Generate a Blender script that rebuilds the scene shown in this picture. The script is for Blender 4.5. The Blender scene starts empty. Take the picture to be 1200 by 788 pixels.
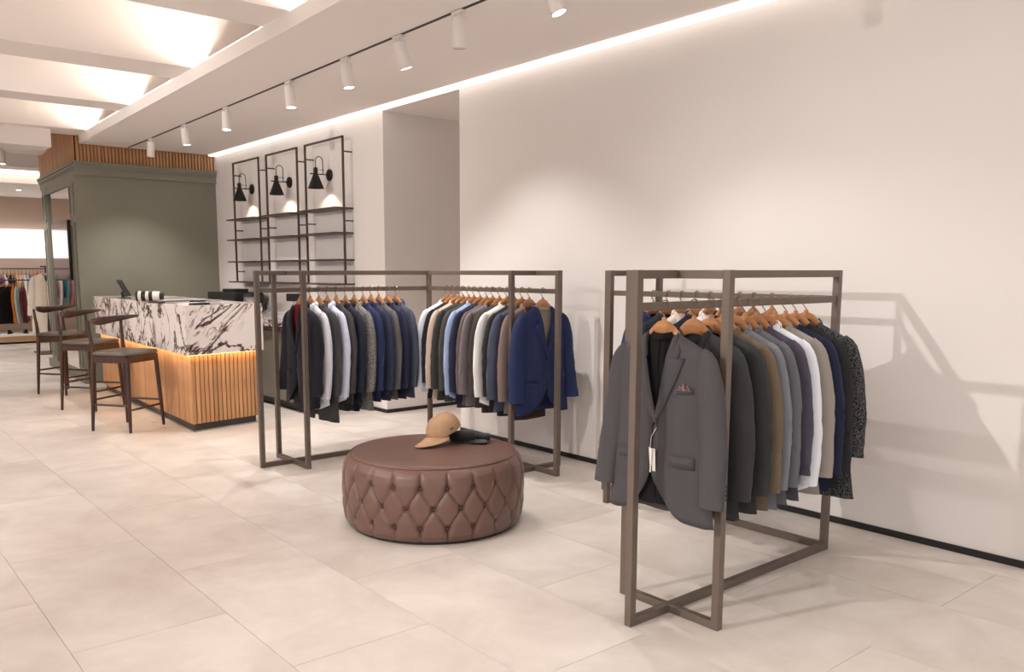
import bpy, bmesh, math, random
from mathutils import Vector, Matrix, noise
PI = math.pi
rnd = random.Random(7)
C = bpy.context.scene.collection
R = math.radians

def lin(r, g, b):
    f = lambda c: (c/255/12.92 if c/255 <= .04045 else ((c/255+.055)/1.055)**2.4)
    return (f(r), f(g), f(b), 1)

# ------------------------------------------------------------------ camera, world, exposure
cam_d = bpy.data.cameras.new('camera'); cam = bpy.data.objects.new('camera', cam_d); C.objects.link(cam)
cam.location = (0, 0, 1.42)
cam.rotation_euler = (R(90-7.3988), 0, R(-39.118))
cam_d.sensor_width = 36; cam_d.lens = 978/1200*36
cam_d.shift_x = .02083; cam_d.shift_y = .0425
cam_d.clip_start = .05; cam_d.clip_end = 100
sc = bpy.context.scene; sc.camera = cam
sc.view_settings.view_transform = 'Standard'; sc.view_settings.look = 'None'
sc.view_settings.exposure = 0.0; sc.view_settings.gamma = 1; sc.view_settings.use_curve_mapping = False
w = bpy.data.worlds.new('world'); sc.world = w; w.use_nodes = True
w.node_tree.nodes['Background'].inputs[0].default_value = (1, .985, .98, 1)
w.node_tree.nodes['Background'].inputs[1].default_value = 1.2
sc.cycles.max_bounces = 8; sc.cycles.diffuse_bounces = 6; sc.cycles.glossy_bounces = 4
sc.cycles.caustics_reflective = False; sc.cycles.caustics_refractive = False
sc.cycles.sample_clamp_indirect = 6

WARM = (1, .95, .915)
SPOT_W = 104          # a track spot
DOWN_W = 150         # an added fill downlight in the beamed ceiling (left of the frame)
STRIP = 1.4           # wall strip emission
COVE = 80            # cove strip emission
LED = 16              # strip under the counter top

# ------------------------------------------------------------------ materials
def mat(name, col, rough=.6, metal=0, spec=.5, var=0, vscale=6, bump=0, bscale=200, col2=None, stretch=None, sheen=0, emit=None, coat=0, coords='Object'):
    m = bpy.data.materials.new(name); m.use_nodes = True
    nt = m.node_tree; N = nt.nodes; L = nt.links; b = N['Principled BSDF']
    c = lin(*col); b.inputs['Base Color'].default_value = c
    b.inputs['Roughness'].default_value = rough; b.inputs['Metallic'].default_value = metal
    b.inputs['Specular IOR Level'].default_value = spec
    if sheen: b.inputs['Sheen Weight'].default_value = sheen; b.inputs['Sheen Roughness'].default_value = .5
    if coat: b.inputs['Coat Weight'].default_value = coat; b.inputs['Coat Roughness'].default_value = .15
    if emit: b.inputs['Emission Color'].default_value = (*emit[0], 1); b.inputs['Emission Strength'].default_value = emit[1]
    if var or bump:
        tc = N.new('ShaderNodeTexCoord'); mp = N.new('ShaderNodeMapping'); L.new(tc.outputs[coords], mp.inputs[0])
        if stretch: mp.inputs['Scale'].default_value = stretch
    if var:
        n = N.new('ShaderNodeTexNoise'); n.inputs['Scale'].default_value = vscale; n.inputs['Detail'].default_value = 5
        L.new(mp.outputs[0], n.inputs[0])
        r = N.new('ShaderNodeValToRGB'); c2 = lin(*col2) if col2 else (c[0]*(1-var), c[1]*(1-var), c[2]*(1-var), 1)
        c1 = c if col2 else (min(1, c[0]*(1+var*.5)), min(1, c[1]*(1+var*.5)), min(1, c[2]*(1+var*.5)), 1)
        r.color_ramp.elements[0].position = .32; r.color_ramp.elements[1].position = .68
        r.color_ramp.elements[0].color = c2; r.color_ramp.elements[1].color = c1
        L.new(n.outputs[0], r.inputs[0]); L.new(r.outputs[0], b.inputs['Base Color'])
    if bump:
        n2 = N.new('ShaderNodeTexNoise'); n2.inputs['Scale'].default_value = bscale; n2.inputs['Detail'].default_value = 3
        L.new(mp.outputs[0], n2.inputs[0]); bp = N.new('ShaderNodeBump'); bp.inputs['Strength'].default_value = bump
        bp.inputs['Distance'].default_value = .002
        L.new(n2.outputs[0], bp.inputs['Height']); L.new(bp.outputs[0], b.inputs['Normal'])
    return m

M = {}
M['wall'] = mat('wall_paint', (232, 226, 222), .75, var=.015, vscale=1.5, bump=.05, bscale=90)
M['ceil'] = mat('ceiling_paint', (244, 238, 234), .8, var=.01, vscale=1.2)
M['black'] = mat('black_metal', (30, 27, 26), .45, metal=.4)
M['skirt'] = mat('black_skirting', (24, 22, 22), .5)
M['rack'] = mat('taupe_metal', (108, 96, 87), .42, metal=.3, var=.06, vscale=14)
M['frame'] = mat('dark_bronze_metal', (82, 69, 60), .45, metal=.3)
M['whitemetal'] = mat('white_lacquer', (236, 228, 224), .45)
M['leather'] = mat('brown_leather', (104, 77, 68), .36, var=.06, vscale=9, bump=.35, bscale=320)
M['leather_button'] = mat('brown_leather_button', (84, 60, 52), .35)
M['base'] = mat('dark_base', (38, 28, 26), .6)
M['slat'] = mat('oak_slat', (206, 158, 112), .5, var=.2, vscale=5, stretch=(14, 14, .8), col2=(178, 128, 86), bump=.1, bscale=60)
_n = M['slat'].node_tree; _hs = _n.nodes.new('ShaderNodeHueSaturation'); _oi = _n.nodes.new('ShaderNodeObjectInfo'); _mr = _n.nodes.new('ShaderNodeMapRange')
_mr.inputs[3].default_value = .8; _mr.inputs[4].default_value = 1.12; _n.links.new(_oi.outputs['Random'], _mr.inputs[0]); _n.links.new(_mr.outputs[0], _hs.inputs['Value'])
_src = _n.nodes['Principled BSDF'].inputs['Base Color'].links[0].from_socket; _n.links.new(_src, _hs.inputs['Color']); _n.links.new(_hs.outputs[0], _n.nodes['Principled BSDF'].inputs['Base Color'])
M['slatback'] = mat('slat_backing', (140, 98, 66), .7)
M['plinth'] = mat('plinth', (58, 52, 50), .5)
M['silver'] = mat('silver_trim', (190, 186, 182), .3, metal=.8)
M['walnut'] = mat('walnut_wood', (72, 45, 35), .38, var=.3, vscale=6, stretch=(9, 9, 1), col2=(50, 30, 24))
M['seatpad'] = mat('olive_leather', (84, 74, 62), .45, var=.1, vscale=8, bump=.15, bscale=250)
M['green'] = mat('grey_green_paint', (126, 124, 110), .55, var=.03, vscale=2)
M['cab'] = mat('cabinet_grey_paint', (150, 146, 134), .55)
M['hanger'] = mat('hanger_wood', (190, 134, 86), .35, var=.2, vscale=5, stretch=(1, 9, 9), col2=(172, 116, 70), coat=.2)
M['chrome'] = mat('hook_metal', (140, 120, 102), .3, metal=1)
M['ring'] = mat('dark_button', (34, 30, 30), .3)
M['mirror'] = mat('mirror_glass', (215, 212, 208), .03, metal=1)
M['screen'] = mat('screen_glass', (150, 146, 158), .06, metal=.85)
M['blackplastic'] = mat('black_plastic', (20, 19, 20), .35)
M['whiteplastic'] = mat('white_plastic', (225, 218, 208), .35)
M['paper'] = mat('white_paper', (238, 232, 226), .7)
M['cap'] = mat('tan_cotton', (170, 136, 104), .8, var=.06, vscale=20, bump=.25, bscale=420)
M['orange'] = mat('orange_strap', (214, 130, 46), .6)
M['pouch'] = mat('black_soft_fabric', (19, 18, 18), .7, spec=.25, bump=.2, bscale=300, sheen=.2)
M['woodbench'] = mat('light_wood', (204, 168, 124), .5, var=.1, vscale=4, stretch=(1, 8, 8))
M['rug'] = mat('dark_stand_base', (84, 70, 62), .6)
M['upperwall'] = mat('upper_wall_paint', (198, 176, 160), .8)
M['glass'] = mat('jug_glass', (190, 184, 178), .08, metal=.7)
M['strip'] = mat('strip_diffuser', (255, 240, 225), .5, emit=((1, .95, .9), STRIP))
M['cove'] = mat('cove_led', (255, 240, 225), .5, emit=((1, .89, .78), COVE))
M['cove_added'] = mat('added_cove_led_left', (255, 240, 225), .5, emit=((1, .89, .78), COVE*3))  # for the added left strips that light the beam faces evenly
M['under'] = mat('counter_led', (255, 220, 160), .5, emit=((1, .58, .24), LED))
M['lens'] = mat('lamp_lens', (255, 245, 235), .5, emit=((1, .9, .82), 12))
M['lamp_in'] = mat('sconce_bulb', (255, 235, 210), .5, emit=((1, .8, .6), 6))
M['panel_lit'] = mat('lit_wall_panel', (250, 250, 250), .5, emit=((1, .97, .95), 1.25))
M['farstrip'] = mat('far_cove_light', (255, 240, 230), .5, emit=((1, .86, .74), 3))

def tile_mat():
    m = bpy.data.materials.new('stone_tile'); m.use_nodes = True; nt = m.node_tree; N = nt.nodes; L = nt.links; b = N['Principled BSDF']
    g = N.new('ShaderNodeNewGeometry'); oi = N.new('ShaderNodeObjectInfo')
    ad = N.new('ShaderNodeVectorMath'); ad.operation = 'MULTIPLY_ADD'
    cb = N.new('ShaderNodeCombineXYZ'); L.new(oi.outputs['Random'], cb.inputs[2])
    mul = N.new('ShaderNodeVectorMath'); mul.operation = 'SCALE'; mul.inputs['Scale'].default_value = 9
    L.new(cb.outputs[0], mul.inputs[0])
    add = N.new('ShaderNodeVectorMath'); add.operation = 'ADD'; L.new(g.outputs['Position'], add.inputs[0]); L.new(mul.outputs[0], add.inputs[1])
    n = N.new('ShaderNodeTexNoise'); n.inputs['Scale'].default_value = 2.2; n.inputs['Detail'].default_value = 9; n.inputs['Roughness'].default_value = .62
    n.inputs['Distortion'].default_value = .4
    L.new(add.outputs[0], n.inputs[0])
    r = N.new('ShaderNodeValToRGB'); e = r.color_ramp.elements
    e[0].position = .3; e[0].color = lin(198, 188, 180); e[1].position = .7; e[1].color = lin(224, 217, 210)
    L.new(n.outputs[0], r.inputs[0])
    hs = N.new('ShaderNodeHueSaturation'); mr = N.new('ShaderNodeMapRange'); mr.inputs[3].default_value = .975; mr.inputs[4].default_value = 1.02
    L.new(oi.outputs['Random'], mr.inputs[0]); L.new(mr.outputs[0], hs.inputs['Value']); L.new(r.outputs[0], hs.inputs['Color'])
    L.new(hs.outputs[0], b.inputs['Base Color'])
    n2 = N.new('ShaderNodeTexNoise'); n2.inputs['Scale'].default_value = 5; n2.inputs['Detail'].default_value = 6; L.new(add.outputs[0], n2.inputs[0])
    m2 = N.new('ShaderNodeMapRange'); m2.inputs[3].default_value = .34; m2.inputs[4].default_value = .56; L.new(n2.outputs[0], m2.inputs[0])
    L.new(m2.outputs[0], b.inputs['Roughness']); b.inputs['Specular IOR Level'].default_value = .45
    n3 = N.new('ShaderNodeTexNoise'); n3.inputs['Scale'].default_value = 60; n3.inputs['Detail'].default_value = 4; L.new(add.outputs[0], n3.inputs[0])
    bp = N.new('ShaderNodeBump'); bp.inputs['Strength'].default_value = .06; bp.inputs['Distance'].default_value = .004
    L.new(n3.outputs[0], bp.inputs['Height']); L.new(bp.outputs[0], b.inputs['Normal'])
    return m
M['tile'] = tile_mat()
M['grout'] = mat('grout', (190, 176, 164), .8)

def marble_mat():
    m = bpy.data.materials.new('veined_marble'); m.use_nodes = True; nt = m.node_tree; N = nt.nodes; L = nt.links; b = N['Principled BSDF']
    tc = N.new('ShaderNodeTexCoord')
    def ridge(rot, scl, scale, dist, lo, hi, loc):
        m0 = N.new('ShaderNodeMapping'); m0.inputs['Rotation'].default_value = rot; L.new(tc.outputs['Object'], m0.inputs[0])
        mp = N.new('ShaderNodeMapping'); mp.inputs['Scale'].default_value = scl; mp.inputs['Location'].default_value = loc
        L.new(m0.outputs[0], mp.inputs[0])
        n = N.new('ShaderNodeTexNoise'); n.inputs['Scale'].default_value = scale; n.inputs['Detail'].default_value = 7; n.inputs['Roughness'].default_value = .6
        n.inputs['Distortion'].default_value = dist
        L.new(mp.outputs[0], n.inputs[0])
        s = N.new('ShaderNodeMath'); s.operation = 'SUBTRACT'; s.inputs[1].default_value = .5; L.new(n.outputs[0], s.inputs[0])
        a = N.new('ShaderNodeMath'); a.operation = 'ABSOLUTE'; L.new(s.outputs[0], a.inputs[0])
        mr = N.new('ShaderNodeMapRange'); mr.inputs[1].default_value = lo; mr.inputs[2].default_value = hi; mr.inputs[3].default_value = 1; mr.inputs[4].default_value = 0
        L.new(a.outputs[0], mr.inputs[0]); return mr.outputs[0]
    v1 = ridge((0, R(42), 0), (.55, 1.5, 1.9), 1.5, .8, .003, .026, (3.3, 1, 0))
    v2 = ridge((0, R(52), 0), (.6, 1.5, 1.8), 3.4, 1.1, .003, .026, (0, 7, 2))
    mk = N.new('ShaderNodeTexNoise'); mk.inputs['Scale'].default_value = 2.2; mk.inputs['Detail'].default_value = 2; L.new(tc.outputs['Object'], mk.inputs[0])
    mm = N.new('ShaderNodeMapRange'); mm.inputs[1].default_value = .46; mm.inputs[2].default_value = .60; L.new(mk.outputs[0], mm.inputs[0])
    v2m = N.new('ShaderNodeMath'); v2m.operation = 'MULTIPLY'; L.new(v2, v2m.inputs[0]); L.new(mm.outputs[0], v2m.inputs[1])
    mx = N.new('ShaderNodeMath'); mx.operation = 'MAXIMUM'; L.new(v1, mx.inputs[0]); L.new(v2m.outputs[0], mx.inputs[1])
    cr = N.new('ShaderNodeValToRGB'); e = cr.color_ramp.elements
    e[0].position = 0; e[0].color = lin(232, 224, 220); e[1].position = .9; e[1].color = lin(58, 44, 46)
    q = cr.color_ramp.elements.new(.3); q.color = lin(176, 156, 150)
    L.new(mx.outputs[0], cr.inputs[0]); L.new(cr.outputs[0], b.inputs['Base Color'])
    b.inputs['Roughness'].default_value = .12
    return m
M['marble'] = marble_mat()

_fab = {}
def fabric(key, col, kind='plain'):
    k = (key, kind)
    if kind != 'shirt' and sum(col) < 540: col = tuple(c*.88 for c in col)
    if k in _fab: return _fab[k]
    if kind == 'tweed':
        m = mat('fabric_'+key, tuple(min(255, c+58) for c in col), .9, var=.5, vscale=190, col2=tuple(max(0, c-34) for c in col), bump=.6, bscale=260, sheen=.1)
        N = m.node_tree.nodes
        for n in N:
            if n.type == 'VALTORGB': n.color_ramp.elements[0].position = .42; n.color_ramp.elements[1].position = .60
    elif kind == 'melange':
        m = mat('fabric_'+key, tuple(min(255, c+5) for c in col), .88, var=.3, vscale=520, col2=tuple(max(0, c-6) for c in col), bump=.3, bscale=500, sheen=.1)
    elif kind == 'shirt':
        m = mat('fabric_'+key, col, .8, bump=.15, bscale=60, sheen=.1)
    else:
        m = mat('fabric_'+key, col, .82, var=.05, vscale=7, bump=.25, bscale=650, sheen=.1)
    pb = m.node_tree.nodes['Principled BSDF']; pb.inputs['Specular IOR Level'].default_value = .2; pb.inputs['Sheen Weight'].default_value = .03
    _fab[k] = m; return m

# ------------------------------------------------------------------ mesh helpers
class MB:
    def __init__(s): s.v = []; s.f = []; s.sm = []
    def add(s, vs, fs, smooth=False, mx=None):
        o = len(s.v)
        s.v += [tuple(mx @ Vector(p)) for p in vs] if mx else [tuple(p) for p in vs]
        s.f += [tuple(i+o for i in f) for f in fs]; s.sm += [smooth]*len(fs); return s
    def box(s, x0, y0, z0, x1, y1, z1, mx=None):
        vs = [(x0,y0,z0),(x1,y0,z0),(x1,y1,z0),(x0,y1,z0),(x0,y0,z1),(x1,y0,z1),(x1,y1,z1),(x0,y1,z1)]
        return s.add(vs, [(0,3,2,1),(4,5,6,7),(0,1,5,4),(1,2,6,5),(2,3,7,6),(3,0,4,7)], False, mx)
    def prism(s, pts, z0, z1):
        n = len(pts); vs = [(x,y,z0) for x,y in pts]+[(x,y,z1) for x,y in pts]
        return s.add(vs, [tuple(range(n-1,-1,-1)), tuple(range(n,2*n))]+[(i,(i+1)%n,n+(i+1)%n,n+i) for i in range(n)])
    def grid(s, P, closed=False, smooth=True, mx=None):
        nr = len(P); nc = len(P[0]); vs = [p for r in P for p in r]; fs = []
        for i in range(nr-1):
            for j in range(nc if closed else nc-1):
                k = (j+1) % nc; fs.append((i*nc+j, i*nc+k, (i+1)*nc+k, (i+1)*nc+j))
        return s.add(vs, fs, smooth, mx)
    def tube(s, pts, rad, n=8, cap=True, flat=None, mx=None):
        pts = [Vector(p) for p in pts]; rings = []; up = None
        for i, p in enumerate(pts):
            t = (pts[min(i+1, len(pts)-1)]-pts[max(i-1, 0)]).normalized()
            if up is None: up = Vector((0,0,1)) if abs(t.z) < .9 else Vector((0,1,0))
            a = t.cross(up).normalized(); up = a.cross(t).normalized()
            r = rad[i] if isinstance(rad, (list, tuple)) else rad
            ra, rb = r if isinstance(r, tuple) else (r, r)
            rings.append([p+a*math.cos(2*PI*k/n)*ra+up*math.sin(2*PI*k/n)*rb for k in range(n)])
        s.grid(rings, True, True, mx)
        if cap:
            o = len(s.v)-len(rings)*n
            s.f.append(tuple(o+k for k in range(n))); s.sm.append(False)
            o2 = len(s.v)-n; s.f.append(tuple(o2+k for k in range(n-1,-1,-1))); s.sm.append(False)
        return s
    def lathe(s, prof, n=24, mx=None, smooth=True):
        s.grid([[(r*math.cos(2*PI*k/n), r*math.sin(2*PI*k/n), z) for k in range(n)] for r, z in prof], True, smooth, mx); return s
    def mesh(s, name, m=None, fix=True):
        me = bpy.data.meshes.new(name); me.from_pydata(s.v, [], s.f); me.polygons.foreach_set('use_smooth', s.sm)
        if fix:
            bm = bmesh.new(); bm.from_mesh(me); bmesh.ops.remove_doubles(bm, verts=bm.verts, dist=1e-5)
            bmesh.ops.recalc_face_normals(bm, faces=bm.faces)
            for e in bm.edges:
                if len(e.link_faces) == 2 and e.calc_face_angle(0) > .95: e.smooth = False
            bm.to_mesh(me); bm.free()
        if m: me.materials.append(m)
        return me

def link(name, me, parent=None, loc=None, rot=None, mt=None):
    o = bpy.data.objects.new(name, me); C.objects.link(o)
    if parent: o.parent = parent
    if loc: o.location = loc
    if rot: o.rotation_euler = rot
    if mt and me:
        if not me.materials: me.materials.append(None)
        o.material_slots[0].link = 'OBJECT'; o.material_slots[0].material = mt
    return o
def obj(name, mb, m, parent=None, loc=None, rot=None): return link(name, mb.mesh(name, m), parent, loc, rot)
def tag(o, label, cat, group=None):
    o['label'] = label; o['category'] = cat
    if group: o['group'] = group
    return o
def thing(name, label, cat, loc=(0,0,0), rz=0, group=None):
    o = bpy.data.objects.new(name, None); C.objects.link(o); o.location = loc; o.rotation_euler = (0,0,rz); o.empty_display_size = .1
    return tag(o, label, cat, group)
def struct(name, mb, m, parent=None):
    o = obj(name, mb, m, parent); o['kind'] = 'structure'; return o
def bevel(o, w=.003, seg=2):
    b = o.modifiers.new('bevel', 'BEVEL'); b.width = w; b.segments = seg; b.limit_method = 'ANGLE'; return o
def lerp(a, b, t): return a+(b-a)*t
def interp(tab, x):
    if x <= tab[0][0]: return tab[0][1]
    for (a, va), (b, vb) in zip(tab, tab[1:]):
        if x <= b: return lerp(va, vb, (x-a)/(b-a))
    return tab[-1][1]
def smooth(a, b, x):
    t = max(0, min(1, (x-a)/(b-a))); return t*t*(3-2*t)

def spot(name, loc, target, watts, size=R(80), blend=.6, rad=.04, parent=None, col=WARM):
    d = bpy.data.lights.new(name, 'SPOT'); d.energy = watts; d.color = col; d.spot_size = size; d.spot_blend = blend; d.shadow_soft_size = rad
    o = bpy.data.objects.new(name, d); C.objects.link(o); o.location = loc
    o.rotation_euler = (Vector(target)-Vector(loc)).to_track_quat('-Z', 'Y').to_euler()
    if parent: o.parent = parent; o.matrix_parent_inverse = parent.matrix_world.inverted() if False else Matrix.Identity(4)
    return o

# ------------------------------------------------------------------ structure
XW = 4.43; ZS = 2.974; ZB = 3.08; ZC = 3.75
def soff(y): return 2.56+.0285*(y-5.7)            # left edge of the soffit, slightly skewed
def trackx(y): return 3.16+.0175*(y-3.9)
fl = struct('floor', MB().box(-5, -4, -.06, 7.2, 20, -.0035), M['grout'])
tw, tl, g = .598, 1.238, .0012
tme = MB().box(g, g, -.02, tw-g, tl-g, 0).mesh('tile', M['tile'])
for i in range(-11, 10):
    for j in range(-4, 14):
        x = 1.25+i*tw+(0 if True else 0); y = 2.67+j*tl+(i % 2)*tl*.5
        if x < -5 or x > 6.6 or y > 18.7: continue
        link('tile', tme, fl, (x, y, 0))
struct('wall_right', MB().box(XW, -4, 0, XW+.2, 5.87, 2.955), M['wall'])
struct('baseboard_right', MB().box(XW-.008, -4, 0, XW+.0, 5.87, .036), M['skirt'])
struct('wall_recess', MB().box(XW+.2, 7.1, 0, 6.2, 7.3, 2.955).box(6.0, 5.6, 0, 6.2, 7.1, 2.955).box(XW+.2, 5.6, 0, 6.0, 5.8, 2.955), M['wall'])
struct('baseboard_recess', MB().box(XW+.2, 7.092, 0, 6.0, 7.1, .036), M['skirt'])
struct('wall_lamps', MB().box(XW, 7.1, 0, XW+.2, 11.55, 2.955), M['wall'])
struct('baseboard_lamps', MB().box(XW-.008, 7.092, 0, XW+.2, 7.1, .036).box(XW-.008, 7.1, 0, XW, 7.5, .036), M['skirt'])
struct('bulkhead', MB().box(XW, -4, 2.955, 6.2, 11.55, ZC), M['ceil'])
b = MB(); b.prism([(soff(-4), -4), (XW-.10, -4), (XW-.10, 11.36), (soff(11.36), 11.36)], ZS, 3.05)
b2 = MB(); b2.v = list(b.v); b2.f = list(b.f); b2.sm = list(b.sm)
b2.prism([(soff(-4), -4), (soff(-4)+.02, -4), (soff(11.36)+.02, 11.36), (soff(11.36), 11.36)], 3.05, ZB)
struct('soffit', b2, M['ceil'])
struct('unseen_soffit_left', MB().box(-4.2, -4, ZS, -3.1, 11.0, 3.05).box(-3.12, -4, 3.05, -3.1, 11.0, ZB), M['ceil'])  # out of view, added to carry the left cove strips
b = MB().box(XW-.0995, -4, 2.957, XW, 11.36, 2.974)
s = struct('light_strip', b, M['strip']); del s['kind']; tag(s, 'glowing light strip between soffit and the right wall', 'strip light')
struct('soffit_cap', MB().box(XW-.10, -4, 2.975, XW, 11.36, ZB), M['ceil'])
struct('wall_left', MB().box(-5.2, 8.0, 0, -5, 20, ZC), M['wall'])
struct('wall_far', MB().box(-5, 19.6, 0, 7.2, 19.8, ZC), M['upperwall'])
struct('wall_far_side', MB().box(6.2, 11.3, 0, 6.4, 19.6, ZC), M['wall'])
struct('ceiling', MB().box(-5.2, -4.2, ZC, 7.2, 20, ZC+.1), M['ceil'])
for y0, y1 in ((-.55, -.1), (1.35, 1.8), (3.25, 3.72), (5.18, 5.62), (7.09, 7.57), (9.03, 9.42), (10.95, 11.45), (13.2, 13.7), (15.4, 15.9)):
    struct('beam', MB().box(-5, y0, ZB, XW, y1, ZC), M['ceil'])
struct('beam', MB().box(-5, 11.10, 2.87, 2.36, 11.52, ZB+.01), M['ceil'])
# cove: led strip and its upstand on top of the soffit's left edge, following the skew
def skewbar(x0, x1, z0, z1, ya, yb): return MB().prism([(soff(ya)+x0, ya), (soff(ya)+x1, ya), (soff(yb)+x1, yb), (soff(yb)+x0, yb)], z0, z1)
for i, (ya, yb) in enumerate(((-.08, 1.33), (1.82, 3.23), (3.74, 5.16), (5.64, 7.07), (7.59, 9.01), (9.44, 10.93))):
    o = struct('cove_light', skewbar(.055, .085, 3.05, 3.079, ya, yb), M['cove']); del o['kind']
    tag(o, ['unseen cove strip light near the back of the room', 'cove strip light on the soffit edge behind the camera', 'cove strip light on the soffit edge above the camera',
            'cove strip light in the nearest visible ceiling bay', 'cove strip light in the middle visible ceiling bay', 'cove strip light in the ceiling bay nearest the wood slats'][i], 'strip light')
    struct('trim_%d' % (i+1), skewbar(.115, .13, 3.05, ZB+.085, ya, yb), M['ceil'])
    o = obj('cove_light', MB().box(-3.19, ya, 3.05, -3.16, yb, 3.079), M['cove_added']); tag(o, 'added cove strip on the unseen left soffit, '+['behind the room camera', 'rear bay', 'bay above camera', 'bay left of ottoman', 'bay left of stools', 'bay left of partition'][i], 'strip light')  # added strips, brighten the beam faces from the left

# ------------------------------------------------------------------ lighting track and spots
y0, y1 = -3.5, 11.3
b = MB(); b.prism([(trackx(y0)-.011, y0), (trackx(y0)+.011, y0), (trackx(y1)+.011, y1), (trackx(y1)-.011, y1)], ZS-.004, ZS+.001)
tag(obj('lighting_track', b, M['black']), 'thin black lighting track running along the white soffit', 'light track')
hous = MB().lathe([(.0, .0), (.040, .0), (.0435, .004), (.0435, .165), (.040, .17), (.0, .17)], 28).mesh('housing', M['whitemetal'])
hous2 = MB().lathe([(.037, -.003), (.0405, .0), (.0435, .004), (.0435, .165), (.040, .17), (.0, .17)], 28).mesh('housing', M['whitemetal'])
lensm = MB().lathe([(.0, -.0015), (.038, -.0015)], 24).mesh('lens', M['lens'])
lensoff = MB().lathe([(.0, .0005), (.038, .0005)], 24).mesh('lens', M['whitemetal'])
adap = MB().box(-.017, -.05, .0, .017, .05, .014).mesh('adapter', M['whitemetal'])
neck = MB().lathe([(.012, -.03), (.012, 0)], 12).mesh('neck', M['whitemetal'])
SP = [(10.36, 'farthest track spotlight, in front of the wood slats', (0,.22,-1)), (9.17, 'second farthest white track spotlight', (.1,0,-1)), (7.97, 'third farthest white track spotlight', (-.05,-.05,-1)),
      (6.57, 'fourth farthest white track spotlight, left of the wall opening', (.05,-.05,-1)), (5.61, 'fifth farthest white track spotlight, above the left clothes rack', (.12,-.05,-1)),
      (4.88, 'sixth farthest white track spotlight, lit, beside the unlit one', (.34,-.06,-1)), (4.20, 'unlit white track spotlight, second nearest to the camera', (.06,.03,-1)),
      (3.40, 'nearest visible track spotlight, tilted at the top edge', (.24,-.30,-1)),
      (2.5, 'added track spotlight just above the frame, aimed at right rack', (-.15,-.1,-1)), (1.5, 'added track spotlight above the frame near the right rack', (.25,.25,-1)),
      (.4, 'added unseen track spotlight nearest the camera', (.1,.3,-1)), (-.8, 'added unseen track spotlight behind the camera', (0,.1,-1))]  # last four added out of view to light wall and racks
for y, lab, d in SP:
    x = trackx(y); t = thing('track_spotlight', lab, 'spotlight', (x, y, ZS-.0045), 0, 'white spotlights on the ceiling track')
    link('adapter', adap, t, (0, 0, -.014)); 
    dv = Vector(d).normalized(); q = (-dv).to_track_quat('Z', 'Y')
    link('neck', neck, t, (0, 0, -.012))
    L0 = Vector((0, 0, -.038)) + dv*.17
    off = abs(y-4.2) < .01; h = link('housing', hous2, t, L0, q.to_euler()); link('lens', lensoff if off else lensm, h)
    if off: continue
    p = Vector((x, y, ZS-.0045))+L0+dv*.012
    so = spot('spot_light', L0+dv*.012, L0+dv, SPOT_W*(.14 if y < 3 else .62 if y < 3.6 else .8 if y < 5.2 else .95), R(96), .8, .010, t)

# downlights in the left, unseen half of the ceiling (the first throws the rack's shadow on the wall, the rest are added for fill)
for i, (x, y) in enumerate([(-2.4, 3.32), (-2.4, -.3), (-2.4, 7.3), (.2, 1.55), (.2, 5.4), (-2.4, 11.2), (.6, 9.2), (.2, -.3)]):
    t = thing('ceiling_downlight', 'ceiling downlight out of view, %s' % ['above left front', 'behind the camera, far left', 'far left mid room', 'above the camera', 'left of the counter front', 'far left rear', 'left of the counter', 'just behind camera'][i], 'downlight', (x, y, ZB), 0, 'downlights left of the view')
    obj('bezel', MB().lathe([(.05, -.004), (.075, -.006), (.078, 0)], 24), M['whitemetal'], t)
    link('lens', lensm, t, (0, 0, -.004))
    if i == 0: spot('downlight_light', (0, 0, -.03), (6.8, -1.35, -3.0), 520, R(50), .75, .03, t)
    elif i == 2: spot('downlight_light', (0, 0, -.03), (6.8, 1.2, -1.4), 520, R(60), .9, .05, t)  # added lamp, brightens the lamp wall and the far soffit
    else: spot('downlight_light', (0, 0, -.012), (.35 if x < -1 else .1, 0, -1), DOWN_W*(1.4 if y > 5 else .6), R(130), .8, .06, t)  # added lamps for general fill in the room

# ------------------------------------------------------------------ grey-green volume with wood slats above
GY = 11.4; GX = 2.665
skew = Matrix.Translation((GX, GY, 0)) @ Matrix.Rotation(R(-2.6), 4, 'Z')
gv = thing('panelled_volume', 'large grey-green panelled block behind the counter under wood slats', 'partition', (0,0,0))
obj('body', MB().prism([(GX+.03, GY), (XW, GY), (XW, 14.0), (GX+.03+.118, 14.0)], 0, 2.70), M['green'], gv)
corn = MB()
for k, (o_, z0, z1) in enumerate(((.0, 2.60, 2.68), (.010, 2.68, 2.70), (.022, 2.70, 2.73), (.036, 2.73, 2.765))):
    corn.prism([(GX-o_, GY-.03-o_), (XW, GY-.03-o_), (XW, 14.0), (GX-o_+.12, 14.0)], z0, z1)
obj('cornice', corn, M['green'], gv)
# side face: pilasters with raised frames, mirror, plinth (local: x out of the face is -x, y along the face)
def onside(mb): return mb
for a, bb in ((0, .36), (1.98, 2.35)): obj('pilaster', MB().box(-.02, a+.0, .12, .035, bb, 2.60, skew), M['green'], gv)
for a, bb in ((.06, .30), (2.04, 2.29)):
    for z0, z1 in ((.2, 2.02), (2.12, 2.5)):
        fr = MB()
        for q in ((a, z0, a+.025, z1), (bb-.025, z0, bb, z1), (a, z0, bb, z0+.025), (a, z1-.025, bb, z1)):
            fr.box(-.034, q[0], q[1], -.018, q[2], q[3], skew)
        obj('moulding', fr, M['green'], gv)
obj('skirting', MB().box(-.03, -.03, 0, .04, 2.62, .12, skew), M['green'], gv)
obj('header', MB().box(-.015, .36, 2.5, .035, 1.98, 2.60, skew), M['green'], gv)
obj('mirror', MB().box(.005, .36, .12, .028, 1.98, 2.5, skew), M['mirror'], gv)
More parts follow.
